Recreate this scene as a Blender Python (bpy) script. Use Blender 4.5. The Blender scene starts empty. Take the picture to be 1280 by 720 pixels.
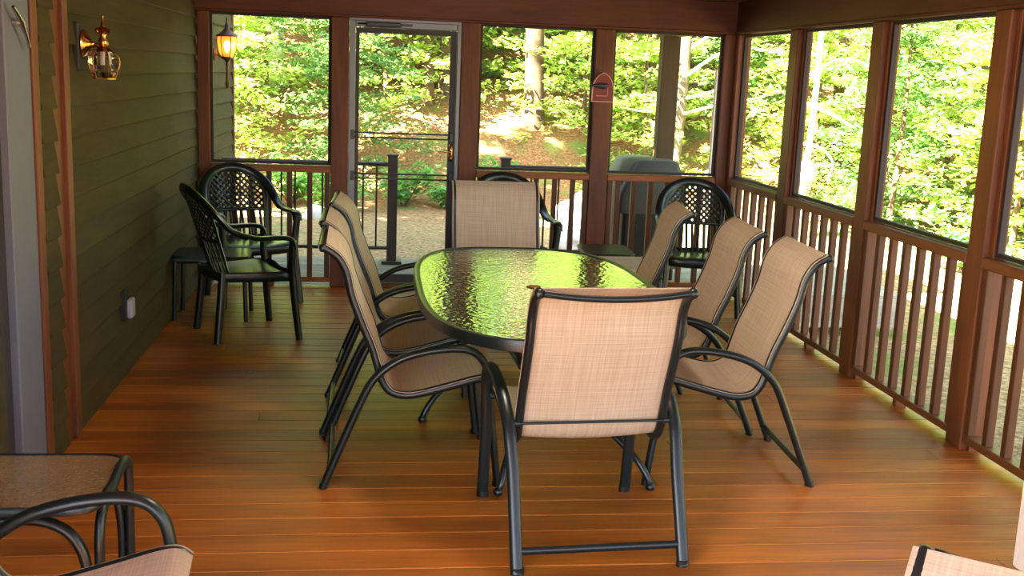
import bpy, bmesh, math, random
from mathutils import Vector, Matrix, noise
random.seed(7)
C = bpy.context.scene.collection
PI = math.pi
W, H, RL, CEIL = 3.965, 1.9734, 0.90, 2.215

# ------------------------------------------------------------------ materials
def nodes(name):
    m = bpy.data.materials.new(name); m.use_nodes = True
    nt = m.node_tree; return m, nt, nt.nodes['Principled BSDF']

def rgb(h):
    def f(c):
        c /= 255.0
        return c/12.92 if c <= .04045 else ((c+.055)/1.055)**2.4
    return (f(h[0]), f(h[1]), f(h[2]), 1)

def ramp(nt, fac, stops):
    r = nt.nodes.new('ShaderNodeValToRGB')
    e = r.color_ramp.elements
    while len(e) < len(stops): e.new(.5)
    for i, (p, c) in enumerate(stops):
        e[i].position = p; e[i].color = c
    nt.links.new(fac, r.inputs[0]); return r.outputs[0]

def coords(nt, scale=(1, 1, 1), kind='Object'):
    t = nt.nodes.new('ShaderNodeTexCoord'); mp = nt.nodes.new('ShaderNodeMapping')
    mp.inputs['Scale'].default_value = scale
    nt.links.new(t.outputs[kind], mp.inputs['Vector']); return mp.outputs[0]

def noise_tex(nt, vec, scale, detail=4, rough=.55):
    n = nt.nodes.new('ShaderNodeTexNoise'); n.inputs['Scale'].default_value = scale
    n.inputs['Detail'].default_value = detail; n.inputs['Roughness'].default_value = rough
    if vec is not None: nt.links.new(vec, n.inputs['Vector'])
    return n.outputs[0]

def mixc(nt, fac, a, b, mode='MIX'):
    x = nt.nodes.new('ShaderNodeMix'); x.data_type = 'RGBA'; x.blend_type = mode
    for s, v in ((x.inputs[0], fac), (x.inputs[6], a), (x.inputs[7], b)):
        if isinstance(v, (tuple, float, int)): s.default_value = v
        else: nt.links.new(v, s)
    return x.outputs[2]

def bump(nt, p, height, strength, dist=.01):
    b = nt.nodes.new('ShaderNodeBump'); b.inputs['Strength'].default_value = strength
    b.inputs['Distance'].default_value = dist
    nt.links.new(height, b.inputs['Height']); nt.links.new(b.outputs[0], p.inputs['Normal'])

def island(nt):
    return nt.nodes.new('ShaderNodeNewGeometry').outputs['Random Per Island']

def plain(name, col, rough=.5, metal=0., spec=.5, var=0., vscale=20):
    m, nt, p = nodes(name)
    p.inputs['Roughness'].default_value = rough; p.inputs['Metallic'].default_value = metal
    p.inputs['Specular IOR Level'].default_value = spec
    c = rgb(col)
    if var:
        n = noise_tex(nt, coords(nt), vscale)
        d = tuple(x*(1-var) for x in c[:3])+(1,); l = tuple(min(1, x*(1+var)) for x in c[:3])+(1,)
        nt.links.new(ramp(nt, n, [(.3, d), (.7, l)]), p.inputs['Base Color'])
    else: p.inputs['Base Color'].default_value = c
    return m

def wood(name, dark, light, grain=(1, 18, 18), rough=.5, spec=.4, isl=.35, bumpy=.15):
    m, nt, p = nodes(name)
    v = coords(nt, grain)
    n = noise_tex(nt, v, 3.0, 6, .6)
    n2 = noise_tex(nt, coords(nt, tuple(max(.6, g*.25) for g in grain)), 1.7, 3)
    c = ramp(nt, n, [(.3, rgb(dark)), (.72, rgb(light))])
    c = mixc(nt, .5, c, ramp(nt, n2, [(.35, rgb(dark)), (.65, rgb(light))]))
    if isl:
        r = ramp(nt, island(nt), [(0, (1-isl, 1-isl, 1-isl, 1)), (1, (1, 1, 1, 1))])
        c = mixc(nt, 1.0, c, r, 'MULTIPLY')
    nt.links.new(c, p.inputs['Base Color'])
    p.inputs['Roughness'].default_value = rough; p.inputs['Specular IOR Level'].default_value = spec
    bump(nt, p, n, bumpy, .004)
    return m

M = {}
M['post'] = wood('cedar post', (72, 35, 14), (120, 66, 30), (14, 14, 1.2), .55, .35, .15)
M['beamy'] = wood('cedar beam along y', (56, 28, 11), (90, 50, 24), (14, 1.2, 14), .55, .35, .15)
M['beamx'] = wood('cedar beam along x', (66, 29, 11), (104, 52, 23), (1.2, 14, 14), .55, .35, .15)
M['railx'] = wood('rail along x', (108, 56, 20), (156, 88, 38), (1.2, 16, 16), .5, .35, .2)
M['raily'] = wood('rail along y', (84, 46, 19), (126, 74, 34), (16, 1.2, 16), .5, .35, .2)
M['baluster'] = wood('baluster wood', (60, 31, 10), (100, 56, 20), (16, 16, 1.4), .5, .35, .35)
M['floor'] = wood('varnished deck boards', (132, 66, 12), (202, 118, 38), (1.1, 16, 16), .44, .38, .38, .12)
M['deck'] = wood('weathered deck boards', (120, 112, 96), (168, 160, 142), (1.1, 16, 16), .8, .2, .2, .3)
M['siding'] = wood('olive stained clapboards', (44, 36, 14), (70, 58, 25), (10, 1.1, 14), .75, .25, .18, .35)
M['trim'] = wood('orange cedar trim', (78, 38, 14), (114, 60, 26), (14, 14, 1.1), .55, .35, .15)
M['ceil'] = wood('ceiling boards', (120, 74, 40), (164, 108, 64), (14, 1.1, 14), .55, .3, .25)
M['frame'] = plain('dark green enamelled tube', (13, 25, 27), .34, .0, .5)
M['plastic'] = plain('dark green moulded plastic', (13, 24, 19), .28, 0, .5)
M['bar'] = plain('black painted bar', (20, 18, 16), .4)
M['brown_metal'] = plain('dark brown painted railing', (56, 44, 36), .5, 0, .4)
M['screenframe'] = plain('dark screen spline', (38, 26, 20), .7)
M['alu'] = plain('grey painted aluminium', (112, 114, 124), .42, .3, .5)
M['aludark'] = plain('dark grey gasket', (46, 46, 52), .6)
M['doorgrey'] = plain('grey blue painted door frame', (96, 100, 110), .6, 0, .2, .04)
M['brass'] = plain('polished brass', (190, 140, 84), .18, 1)
M['chrome'] = plain('bright metal', (200, 200, 196), .2, 1)
M['block'] = plain('dark mounting block', (26, 22, 14), .7)
M['box'] = plain('grey outlet cover', (150, 150, 156), .5)
M['white'] = plain('cream painted wood', (226, 216, 204), .5, 0, .3, .03)
M['lantern'] = plain('weathered copper lantern', (96, 66, 40), .5, .5)
M['grill'] = plain('dark grey vinyl grill cover', (66, 70, 72), .55, 0, .4, .15, 8)
M['tan'] = wood('tan column', (58, 45, 24), (78, 62, 36), (14, 14, 1.2), .7, .2, .1)
M['rock'] = plain('pale grey rock', (176, 172, 164), .9, 0, .2, .25, 5)
M['red'] = plain('dark red painted wood', (112, 38, 26), .5, 0, .4, .1)
M['pale'] = plain('pale pink trim', (206, 150, 132), .5)
M['bird'] = plain('blue black painted bird', (34, 36, 52), .5)
M['bark'] = plain('grey brown bark', (92, 74, 56), .95, 0, .1, .35, 9)
M['birch'] = plain('pale birch bark', (214, 206, 188), .85, 0, .2, .18, 7)
M['greybark'] = plain('light grey bark', (104, 94, 74), .95, 0, .1, .5, 6)
M['branch'] = plain('bare grey branch', (178, 166, 140), .9, 0, .2, .2, 9)

def sling_mat():
    m, nt, p = nodes('woven beige sling')
    t = nt.nodes.new('ShaderNodeUVMap')
    def mp(s):
        x = nt.nodes.new('ShaderNodeMapping'); x.inputs['Scale'].default_value = s
        nt.links.new(t.outputs[0], x.inputs['Vector']); return x.outputs[0]
    a = noise_tex(nt, mp((160, 4, 1)), 1.0, 2, .6)
    b = noise_tex(nt, mp((3, 240, 1)), 1.0, 2, .6)
    ca = ramp(nt, a, [(.3, rgb((182, 160, 134))), (.7, rgb((220, 206, 186)))])
    cb = ramp(nt, b, [(.3, rgb((180, 154, 126))), (.7, rgb((216, 200, 176)))])
    c = mixc(nt, .5, ca, cb)
    nt.links.new(c, p.inputs['Base Color'])
    p.inputs['Roughness'].default_value = .75; p.inputs['Specular IOR Level'].default_value = .25
    tr = nt.nodes.new('ShaderNodeBsdfTranslucent'); nt.links.new(c, tr.inputs['Color'])
    mx = nt.nodes.new('ShaderNodeMixShader'); mx.inputs[0].default_value = .36
    nt.links.new(p.outputs[0], mx.inputs[1]); nt.links.new(tr.outputs[0], mx.inputs[2])
    nt.links.new(mx.outputs[0], nt.nodes['Material Output'].inputs['Surface'])
    ad = nt.nodes.new('ShaderNodeMath'); nt.links.new(a, ad.inputs[0]); nt.links.new(b, ad.inputs[1])
    bump(nt, p, ad.outputs[0], .25, .002)
    return m
M['sling'] = sling_mat()

def hammered(name, tint, scale, dist, amount, spec):
    m, nt, p = nodes(name)
    p.inputs['Base Color'].default_value = rgb(tint)
    p.inputs['Roughness'].default_value = .14
    p.inputs['Transmission Weight'].default_value = amount
    p.inputs['IOR'].default_value = spec
    v = nt.nodes.new('ShaderNodeTexVoronoi'); v.feature = 'SMOOTH_F1'; v.inputs['Scale'].default_value = scale
    nt.links.new(coords(nt), v.inputs['Vector'])
    p.inputs['Coat Weight'].default_value = .8; p.inputs['Coat Roughness'].default_value = .08
    bump(nt, p, v.outputs['Distance'], 1.0, dist)
    return m
def thin_hammered():
    m, nt, p = nodes('hammered table glass')
    nt.nodes.remove(p)
    v = nt.nodes.new('ShaderNodeTexVoronoi'); v.feature = 'SMOOTH_F1'; v.inputs['Scale'].default_value = 54
    nt.links.new(coords(nt), v.inputs['Vector'])
    bp = nt.nodes.new('ShaderNodeBump'); bp.inputs['Strength'].default_value = 1; bp.inputs['Distance'].default_value = .0016
    nt.links.new(v.outputs['Distance'], bp.inputs['Height'])
    fr = nt.nodes.new('ShaderNodeFresnel'); fr.inputs['IOR'].default_value = 2.6; nt.links.new(bp.outputs[0], fr.inputs['Normal'])
    g = nt.nodes.new('ShaderNodeBsdfGlossy'); g.inputs['Roughness'].default_value = .1; g.inputs['Color'].default_value = (.96, 1, .92, 1)
    nt.links.new(bp.outputs[0], g.inputs['Normal'])
    t = nt.nodes.new('ShaderNodeBsdfTransparent'); t.inputs[0].default_value = (.74, .82, .68, 1)
    d = nt.nodes.new('ShaderNodeBsdfRefraction'); d.inputs['Color'].default_value = (.7, .8, .6, 1); d.inputs['Roughness'].default_value = .3; d.inputs['IOR'].default_value = 1.1
    nt.links.new(bp.outputs[0], d.inputs['Normal'])
    m1 = nt.nodes.new('ShaderNodeMixShader'); m1.inputs[0].default_value = .5
    nt.links.new(t.outputs[0], m1.inputs[1]); nt.links.new(d.outputs[0], m1.inputs[2])
    m2 = nt.nodes.new('ShaderNodeMixShader'); 
    ad = nt.nodes.new('ShaderNodeMath'); ad.operation = 'ADD'; ad.inputs[1].default_value = 1; nt.links.new(fr.outputs[0], ad.inputs[0])
    dv = nt.nodes.new('ShaderNodeMath'); dv.operation = 'DIVIDE'; nt.links.new(fr.outputs[0], dv.inputs[0]); nt.links.new(ad.outputs[0], dv.inputs[1])
    tw = nt.nodes.new('ShaderNodeMath'); tw.operation = 'MULTIPLY'; tw.inputs[1].default_value = 2.0; nt.links.new(dv.outputs[0], tw.inputs[0])   # front and back face of the pane
    nt.links.new(tw.outputs[0], m2.inputs[0])
    nt.links.new(m1.outputs[0], m2.inputs[1]); nt.links.new(g.outputs[0], m2.inputs[2])
    nt.links.new(m2.outputs[0], nt.nodes['Material Output'].inputs['Surface'])
    return m
M['hammered'] = thin_hammered()
M['hammered_brown'] = hammered('hammered bronze glass', (170, 140, 100), 70, .003, .35, 1.6)

def clear_glass():
    m, nt, p = nodes('clear lamp glass')
    p.inputs['Base Color'].default_value = (1, 1, 1, 1); p.inputs['Roughness'].default_value = .03
    p.inputs['Transmission Weight'].default_value = 1; p.inputs['IOR'].default_value = 1.3
    return m
M['glass'] = clear_glass()

def dark_glass():
    m, nt, p = nodes('dark door glass')
    p.inputs['Base Color'].default_value = rgb((46, 42, 36)); p.inputs['Roughness'].default_value = .15
    return m
M['darkglass'] = dark_glass()

def amber():
    m, nt, p = nodes('lit amber lantern glass')
    p.inputs['Base Color'].default_value = rgb((255, 180, 80)); p.inputs['Roughness'].default_value = .3
    p.inputs['Emission Color'].default_value = rgb((255, 160, 60)); p.inputs['Emission Strength'].default_value = .16
    t = nt.nodes.new('ShaderNodeBsdfTransparent'); t.inputs[0].default_value = (1, .8, .45, 1); mx = nt.nodes.new('ShaderNodeMixShader')
    mx.inputs[0].default_value = .55
    nt.links.new(t.outputs[0], mx.inputs[1]); nt.links.new(p.outputs[0], mx.inputs[2])
    nt.links.new(mx.outputs[0], nt.nodes['Material Output'].inputs['Surface'])
    return m
M['amber'] = amber()
def bulb():
    m, nt, p = nodes('lit bulb'); p.inputs['Emission Color'].default_value = rgb((255, 222, 160))
    p.inputs['Emission Strength'].default_value = 4; return m
M['bulb'] = bulb()

def screen():
    m, nt, p = nodes('insect mesh')
    p.inputs['Base Color'].default_value = rgb((70, 70, 64)); p.inputs['Roughness'].default_value = .6
    t = nt.nodes.new('ShaderNodeBsdfTransparent'); mx = nt.nodes.new('ShaderNodeMixShader')
    mx.inputs[0].default_value = .13
    nt.links.new(t.outputs[0], mx.inputs[1]); nt.links.new(p.outputs[0], mx.inputs[2])
    nt.links.new(mx.outputs[0], nt.nodes['Material Output'].inputs['Surface'])
    return m
M['screen'] = screen()

def leaf(name, a, b, trans=.45):
    m, nt, p = nodes(name)
    c = ramp(nt, island(nt), [(0, rgb(a)), (1, rgb(b))])
    nt.links.new(c, p.inputs['Base Color']); p.inputs['Roughness'].default_value = .55
    p.inputs['Specular IOR Level'].default_value = .3
    tr = nt.nodes.new('ShaderNodeBsdfTranslucent'); nt.links.new(c, tr.inputs['Color'])
    mx = nt.nodes.new('ShaderNodeMixShader'); mx.inputs[0].default_value = trans
    nt.links.new(p.outputs[0], mx.inputs[1]); nt.links.new(tr.outputs[0], mx.inputs[2])
    nt.links.new(mx.outputs[0], nt.nodes['Material Output'].inputs['Surface'])
    return m
M['leaf_light'] = leaf('light yellow green leaves', (128, 160, 58), (198, 216, 116))
M['leaf_mid'] = leaf('mid green leaves', (96, 130, 54), (160, 186, 88))
M['leaf_dark'] = leaf('deep green needles', (70, 112, 56), (122, 158, 82), .4)
M['leaf_shrub'] = leaf('shrub leaves', (72, 130, 50), (130, 180, 84))

def ground():
    m, nt, p = nodes('leaf litter and wood chips')
    g = coords(nt, kind='Object')
    n = noise_tex(nt, g, 1.3, 5, .6)
    f = noise_tex(nt, g, 22, 3, .7)
    litter = ramp(nt, f, [(.3, rgb((86, 60, 36))), (.55, rgb((136, 100, 64))), (.75, rgb((180, 142, 98)))])
    chips = ramp(nt, f, [(.3, rgb((84, 66, 44))), (.5, rgb((138, 114, 80))), (.75, rgb((178, 154, 116)))])
    sep = nt.nodes.new('ShaderNodeSeparateXYZ'); nt.links.new(g, sep.inputs[0])
    mr = nt.nodes.new('ShaderNodeMapRange'); mr.inputs[1].default_value = 6.0; mr.inputs[2].default_value = 8.5
    nt.links.new(sep.outputs[1], mr.inputs[0])
    c = mixc(nt, mr.outputs[0], chips, litter)
    moss = ramp(nt, n, [(.55, (0, 0, 0, 1)), (.68, (1, 1, 1, 1))])
    c2 = mixc(nt, moss, c, rgb((96, 112, 52)))
    nt.links.new(c2, p.inputs['Base Color']); p.inputs['Roughness'].default_value = 1
    p.inputs['Specular IOR Level'].default_value = .1
    bump(nt, p, f, .6, .04)
    return m
M['ground'] = ground()

# ------------------------------------------------------------------ mesh helpers
class MB:
    def __init__(s): s.v = []; s.f = []; s.uv = {}
    def quad(s, a, b, c, d):
        n = len(s.v); s.v += [tuple(a), tuple(b), tuple(c), tuple(d)]; s.f.append((n, n+1, n+2, n+3))
    def box(s, lo, hi, bev=.004, mat=None):
        x0, y0, z0 = lo; x1, y1, z1 = hi
        b = min(bev, .45*min(x1-x0, y1-y0, z1-z0))
        bm = bmesh.new()
        r = bmesh.ops.create_cube(bm, size=1)
        for v in r['verts']:
            v.co = Vector(((x0+x1)/2+v.co.x*(x1-x0), (y0+y1)/2+v.co.y*(y1-y0), (z0+z1)/2+v.co.z*(z1-z0)))
        if b > 0: bmesh.ops.bevel(bm, geom=bm.edges[:], offset=b, segments=1, affect='EDGES')
        if mat is not None: bmesh.ops.transform(bm, matrix=mat, verts=bm.verts)
        s.add_bm(bm); return s
    def add_bm(s, bm):
        n = len(s.v); bm.verts.index_update()
        s.v += [tuple(v.co) for v in bm.verts]
        s.f += [tuple(n+v.index for v in f.verts) for f in bm.faces]
        bm.free()
    def tube(s, path, ra, rb=None, side=None, seg=10, caps=True, ring=None):
        """sweep an oval (ra along `side`, rb across) along a list of points; radii may be lists"""
        P = [Vector(p) for p in path]; n = len(P)
        if rb is None: rb = ra
        RA = ra if isinstance(ra, (list, tuple)) else [ra]*n
        RB = rb if isinstance(rb, (list, tuple)) else [rb]*n
        T = []
        for i in range(n):
            t = (P[min(i+1, n-1)]-P[max(i-1, 0)]); T.append(t.normalized() if t.length > 1e-9 else Vector((0, 0, 1)))
        if side is None:
            up = Vector((0, 0, 1)) if abs(T[0].z) < .9 else Vector((1, 0, 0))
            cur = T[0].cross(up).normalized()
        else: cur = Vector(side)
        base = len(s.v)
        for i in range(n):
            if side is not None: a = Vector(side)
            else: a = cur
            a = (a-T[i]*a.dot(T[i]))
            a = a.normalized() if a.length > 1e-6 else T[i].orthogonal().normalized()
            cur = a; b = T[i].cross(a)
            for k in range(seg):
                w = 2*PI*k/seg
                if ring:
                    cx, cy = ring(w)
                else: cx, cy = math.cos(w), math.sin(w)
                s.v.append(tuple(P[i]+a*cx*RA[i]+b*cy*RB[i]))
        for i in range(n-1):
            for k in range(seg):
                k2 = (k+1) % seg
                s.f.append((base+i*seg+k, base+i*seg+k2, base+(i+1)*seg+k2, base+(i+1)*seg+k))
        if caps:
            s.f.append(tuple(base+k for k in reversed(range(seg))))
            s.f.append(tuple(base+(n-1)*seg+k for k in range(seg)))
        return s
    def lathe(s, prof, centre=(0, 0, 0), axis='Z', seg=20, caps=True):
        base = len(s.v); c = Vector(centre)
        for r, h in prof:
            for k in range(seg):
                w = 2*PI*k/seg; x, y = r*math.cos(w), r*math.sin(w)
                p = Vector((x, y, h)) if axis == 'Z' else Vector((h, x, y)) if axis == 'X' else Vector((x, h, y))
                s.v.append(tuple(c+p))
        n = len(prof)
        for i in range(n-1):
            for k in range(seg):
                k2 = (k+1) % seg
                s.f.append((base+i*seg+k, base+i*seg+k2, base+(i+1)*seg+k2, base+(i+1)*seg+k))
        if caps:
            s.f.append(tuple(base+k for k in reversed(range(seg)))); s.f.append(tuple(base+(n-1)*seg+k for k in range(seg)))
        return s
    def prism(s, poly, z0, z1, bev=0, axis='Z'):
        """poly in plane, extruded along axis"""
        bm = bmesh.new()
        def pt(a, b, z): return (a, b, z) if axis == 'Z' else (z, a, b) if axis == 'X' else (a, z, b)
        vs = [bm.verts.new(pt(a, b, z0)) for a, b in poly]
        f = bm.faces.new(vs)
        r = bmesh.ops.extrude_face_region(bm, geom=[f])
        d = Vector(pt(0, 0, z1-z0))
        for g in r['geom']:
            if isinstance(g, bmesh.types.BMVert): g.co += d
        bmesh.ops.recalc_face_normals(bm, faces=bm.faces)
        if bev:
            bmesh.ops.bevel(bm, geom=[e for e in bm.edges if e.calc_face_angle(0) > .6], offset=bev, segments=2, affect='EDGES')
        s.add_bm(bm); return s
    def build(s, name, mat, parent=None, smooth=False, recalc=True):
        me = bpy.data.meshes.new(name); me.from_pydata(s.v, [], s.f)
        if recalc:
            bm = bmesh.new(); bm.from_mesh(me); bmesh.ops.recalc_face_normals(bm, faces=bm.faces); bm.to_mesh(me); bm.free()
        if smooth:
            me.polygons.foreach_set('use_smooth', [True]*len(me.polygons))
            me.set_sharp_from_angle(angle=math.radians(50))
        me.materials.append(mat); me.update()
        o = bpy.data.objects.new(name, me); C.objects.link(o)
        if parent: o.parent = parent
        return o

def spline(pts, k=6):
    """Catmull-Rom through 2-D or 3-D points"""
    P = [Vector(p) for p in pts]; out = []
    for i in range(len(P)-1):
        p0 = P[i-1] if i else P[0]*2-P[1]
        p1, p2 = P[i], P[i+1]; p3 = P[i+2] if i+2 < len(P) else P[-1]*2-P[-2]
        for j in range(k):
            t = j/k
            out.append(.5*((2*p1)+(p2-p0)*t+(2*p0-5*p1+4*p2-p3)*t*t+(3*p1-p0-3*p2+p3)*t**3))
    out.append(P[-1]); return out

def tag(o, label=None, cat=None, group=None, kind=None):
    if label: o['label'] = label
    if cat: o['category'] = cat
    if group: o['group'] = group
    if kind: o['kind'] = kind
    return o

def thing(name, label, cat, loc=(0, 0, 0), rz=0, group=None):
    o = bpy.data.objects.new(name, None); C.objects.link(o); o.empty_display_size = .1
    o.location = loc; o.rotation_euler = (0, 0, rz)
    return tag(o, label, cat, group)

def dup(root, loc, rz, label=None, group=None, scale=None):
    r = root.copy(); C.objects.link(r); r.location = loc; r.rotation_euler = (0, 0, rz)
    if scale: r.scale = (scale,)*3
    if label: r['label'] = label
    if group: r['group'] = group
    for ch in list(root.children):
        c = ch.copy(); C.objects.link(c); c.parent = r
        for g in list(ch.children):
            d = g.copy(); C.objects.link(d); d.parent = c
    return r

def struct(o, label, cat): return tag(o, label, cat, None, 'structure')

# ------------------------------------------------------------------ room shell
# floor of deck boards running left to right
fb = MB(); tg = MB(); pitch, gap, y = .1432, .006, .07
row = 0
while y > -9.6:
    joints = [0.0]+sorted(random.uniform(.3, 4.0) for _ in range(1 if row % 3 else 0))+[W+.16]
    for a, b in zip(joints[:-1], joints[1:]):
        if b-a > .02: fb.box((a+.001, y-pitch+gap, -.028), (b-.001, y, 0), .002)
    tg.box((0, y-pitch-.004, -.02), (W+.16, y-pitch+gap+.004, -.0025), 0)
    y -= pitch; row += 1
fl = struct(fb.build('floor', M['floor']), 'orange varnished deck board porch floor', 'floor')
tg.build('seam_strip', plain('pale tan seam strips', (236, 176, 104), .7, 0, .2), fl)  # pale tan strip set just below the surface at every seam
sub = MB()
for k in range(24): sub.box((0, -.1-k*.4, -.2), (W+.16, -.06-k*.4, -.03), .002)
sub.box((-.1, -9.6, -.3), (W+.16, .12, -.2), 0)
struct(sub.build('floor_joist', M['post']), 'wooden joists under the porch floor boards', 'floor')

cb = MB(); x = 0
while x < W+.55:
    cb.box((x, -9.6, CEIL), (x+.108, .55, CEIL+.02), .003); x += .11
cb.box((-.0, -10.9, CEIL+.021), (W+.6, .6, CEIL+.14), .01)
struct(cb.build('ceiling', M['ceil']), 'board ceiling of the porch', 'ceiling')

# left house wall : clapboards
def clap_yz(y0, y1):
    mb = MB(); z = .02
    while z < CEIL-.005:
        t = min(.139, CEIL-z)
        # profile in x-z, extruded along y
        p = [(-.01, z+.004), (.024, z-.006), (.026, z), (.004, z+t), (-.01, z+t)]
        n = len(mb.v)
        for yy in (y0, y1):
            for a, b in p: mb.v.append((a, yy, b))
        mb.f += [(n, n+1, n+2, n+3, n+4), (n+9, n+8, n+7, n+6, n+5)]+[(n+i, n+5+i, n+5+(i+1) % 5, n+(i+1) % 5) for i in range(5)]
        z += .127
    return mb
wl = clap_yz(-3.40, .0)
wl.box((-.14, -3.9, 0), (-.011, 2.07, CEIL), 0)
for q in (clap_yz(0.0, 2.05), clap_yz(-3.80, -3.592)):
    n = len(wl.v); wl.v += q.v; wl.f += [tuple(n+i for i in f) for f in q.f]
wl.box((-.14, -7.0, 0), (-.03, -5.3, CEIL), .004)
struct(wl.build('wall_left', M['siding']), 'olive stained clapboard house wall', 'wall')
t = MB(); t.box((-.01, -3.592, 0), (.008, -3.47, CEIL), .003); t.box((-.01, -3.47, 0), (.028, -3.40, CEIL), .004)
struct(t.build('trim_1', M['trim']), 'orange corner board on the clapboard wall beside the wall lamp', 'trim')
t = MB(); t.box((-.01, -3.86, 0), (.022, -3.80, 2.18), .004); t.box((-.01, -3.9, 0), (.03, -3.86, 2.18), .004)
struct(t.build('trim_2', M['trim']), 'reddish casing board beside the grey house door', 'trim')
hb = MB(); hb.box((-7, -7.0, -.4), (-.145, 2.06, 5.2), .02)
hb.prism([(-7.3, 5.2), (.25, 5.2), (-3.5, 7.4)], -7.2, 2.4, axis='Y')
struct(hb.build('house_wall', M['siding']), 'main body of the house left of the porch', 'wall')
t = MB(); t.box((-.02, 2.05, -.3), (.03, 2.14, CEIL), .004)
struct(t.build('trim_3', M['post']), 'dark corner board at the outer end of the house wall', 'trim')

d = thing('door_2', 'grey blue house door frame at the left edge', 'door', (0, 0, 0)); d['kind'] = 'structure'
t = MB(); t.box((-.03, -4.18, 0), (.02, -3.9, CEIL), .005)
t.build('door_frame', M['doorgrey'], d)
t = MB(); t.box((-.03, -5.3, 0), (-.008, -4.181, CEIL), .004)
t.build('door_panel', M['darkglass'], d)
t = MB()
t.tube([(.02, -4.085, 1.725), (.05, -4.085, 1.725)], .016, seg=12)
t.tube([(.05, -4.17, 1.775), (.052, -4.12, 1.745), (.052, -4.085, 1.725)], [.006, .008, .011], seg=10)
t.tube([(.05, -4.085, 1.725), (.05, -4.03, 1.675), (.045, -3.985, 1.64)], [.01, .006, .005], seg=8)
t.build('door_handle', M['chrome'], d, True)

struct(MB().box((-9, -16, -.36), (8, -9.62, -.02), .02).box((-9, -9.62, -.36), (-.11, -7.02, -.02), .02).build('reflector', plain('pale concrete patio', (84, 83, 80), .9, 0, .2, .08, 3)), 'pale concrete patio added unseen behind and beside the near end of the porch', 'reflector')  # unseen slab added to bounce neutral daylight into the porch
# header beams
t = MB(); t.box((0, 0, H), (W+.12, .11, CEIL), .006)
t.box((0, -.012, H+.0), (W, 0.0, H+.018), .004)
struct(t.build('header_beam', M['beamx']), 'dark red header beam over the screen door wall', 'beam')
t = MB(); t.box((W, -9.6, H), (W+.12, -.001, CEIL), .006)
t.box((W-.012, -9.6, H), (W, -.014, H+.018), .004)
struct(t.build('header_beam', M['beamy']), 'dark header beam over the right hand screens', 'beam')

# posts : back wall x-ranges, right wall y-ranges
BX = [(0.025, .108), (.966, 1.092), (1.906, 2.042), (2.902, 3.042)]
BL = ['cedar corner post against the clapboard wall', 'cedar post left of the screen door',
      'cedar post right of the screen door', 'cedar post with the red arched plaque']
for (a, b), l in zip(BX, BL):
    struct(MB().box((a, 0, 0), (b, .1, H), .005).build('porch_post', M['post']), l, 'post')
cp = MB().box((3.888, 0, 0), (W+.1, .1, H), .005)
cp.box((W, -.085, 0), (W+.1, -.001, H), .004)
struct(cp.build('porch_post', M['post']), 'cedar corner post where both screened walls meet', 'post')
RY = [(-1.109, -1.25), (-2.3225, -2.455), (-3.537, -3.67), (-4.752, -4.885), (-5.967, -6.1), (-7.18, -7.31), (-8.395, -8.53)]
RLAB = ['first cedar post from the far corner on the right wall', 'second cedar post from the far corner on the right wall',
        'third cedar post from the far corner on the right wall, thick and near', 'cedar post nearer than the third on the right wall',
        'cedar post in the near half of the right wall', 'cedar post beside the camera on the right wall', 'cedar post at the near end of the right wall']
for (a, b), l in zip(RY, RLAB):
    p = MB().box((W, b, 0), (W+.1, a, H), .005)
    p.box((W+.03, a+.0, 0), (W+.09, a+.03, H), .003); p.box((W+.03, b-.03, 0), (W+.09, b, H), .003)
    struct(p.build('porch_post', M['post']), l, 'post')

# windows : screened openings above the rail
WN = [0]
def window_back(x0, x1, label):
    WN[0] += 1
    z0, z1, s = RL+.006, H, .02
    f = MB()
    for lo, hi in (((x0, .035, z0), (x0+s, .065, z1)), ((x1-s, .035, z0), (x1, .065, z1)), ((x0+s, .035, z0), (x1-s, .065, z0+s)), ((x0+s, .035, z1-s), (x1-s, .065, z1))):
        f.box(lo, hi, .002)
    o = struct(f.build('window_%d' % WN[0], M['screenframe']), label, 'window')
    q = MB(); q.quad((x0+s, .05, z0+s), (x1-s, .05, z0+s), (x1-s, .05, z1-s), (x0+s, .05, z1-s)); q.build('insect_screen', M['screen'], o)
def window_right(y0, y1, label):
    WN[0] += 1
    z0, z1, s = RL+.006, H, .02; a, b = W+.04, W+.07
    f = MB()
    for lo, hi in (((a, y0, z0), (b, y0+s, z1)), ((a, y1-s, z0), (b, y1, z1)), ((a, y0+s, z0), (b, y1-s, z0+s)), ((a, y0+s, z1-s), (b, y1-s, z1))):
        f.box(lo, hi, .002)
    o = struct(f.build('window_%d' % WN[0], M['screenframe']), label, 'window')
    q = MB(); m = W+.055; q.quad((m, y0+s, z0+s), (m, y1-s, z0+s), (m, y1-s, z1-s), (m, y0+s, z1-s)); q.build('insect_screen', M['screen'], o)
BACK_BAYS = [(.108, .966), (2.042, 2.902), (3.042, 3.888)]
for (a, b), l in zip(BACK_BAYS, ['screened opening beside the clapboard wall with the lit lantern behind it', 'screened opening right of the screen door', 'screened opening above the covered grill']):
    window_back(a, b, l)
RB = [(-1.079, -.085)]+[(RY[i+1][0]+.03, RY[i][1]-.03) for i in range(6)]
RBL = ['narrowest looking right wall screen, next to the far corner', 'right wall screen with the white birch behind it', 'wide bright screen before the third right post',
       'screen at the right edge of the view', 'right wall screen near the camera', 'right wall screen beside the camera', 'right wall screen at the near end']
for (a, b), l in zip(RB, RBL): window_right(a, b, l)

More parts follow.
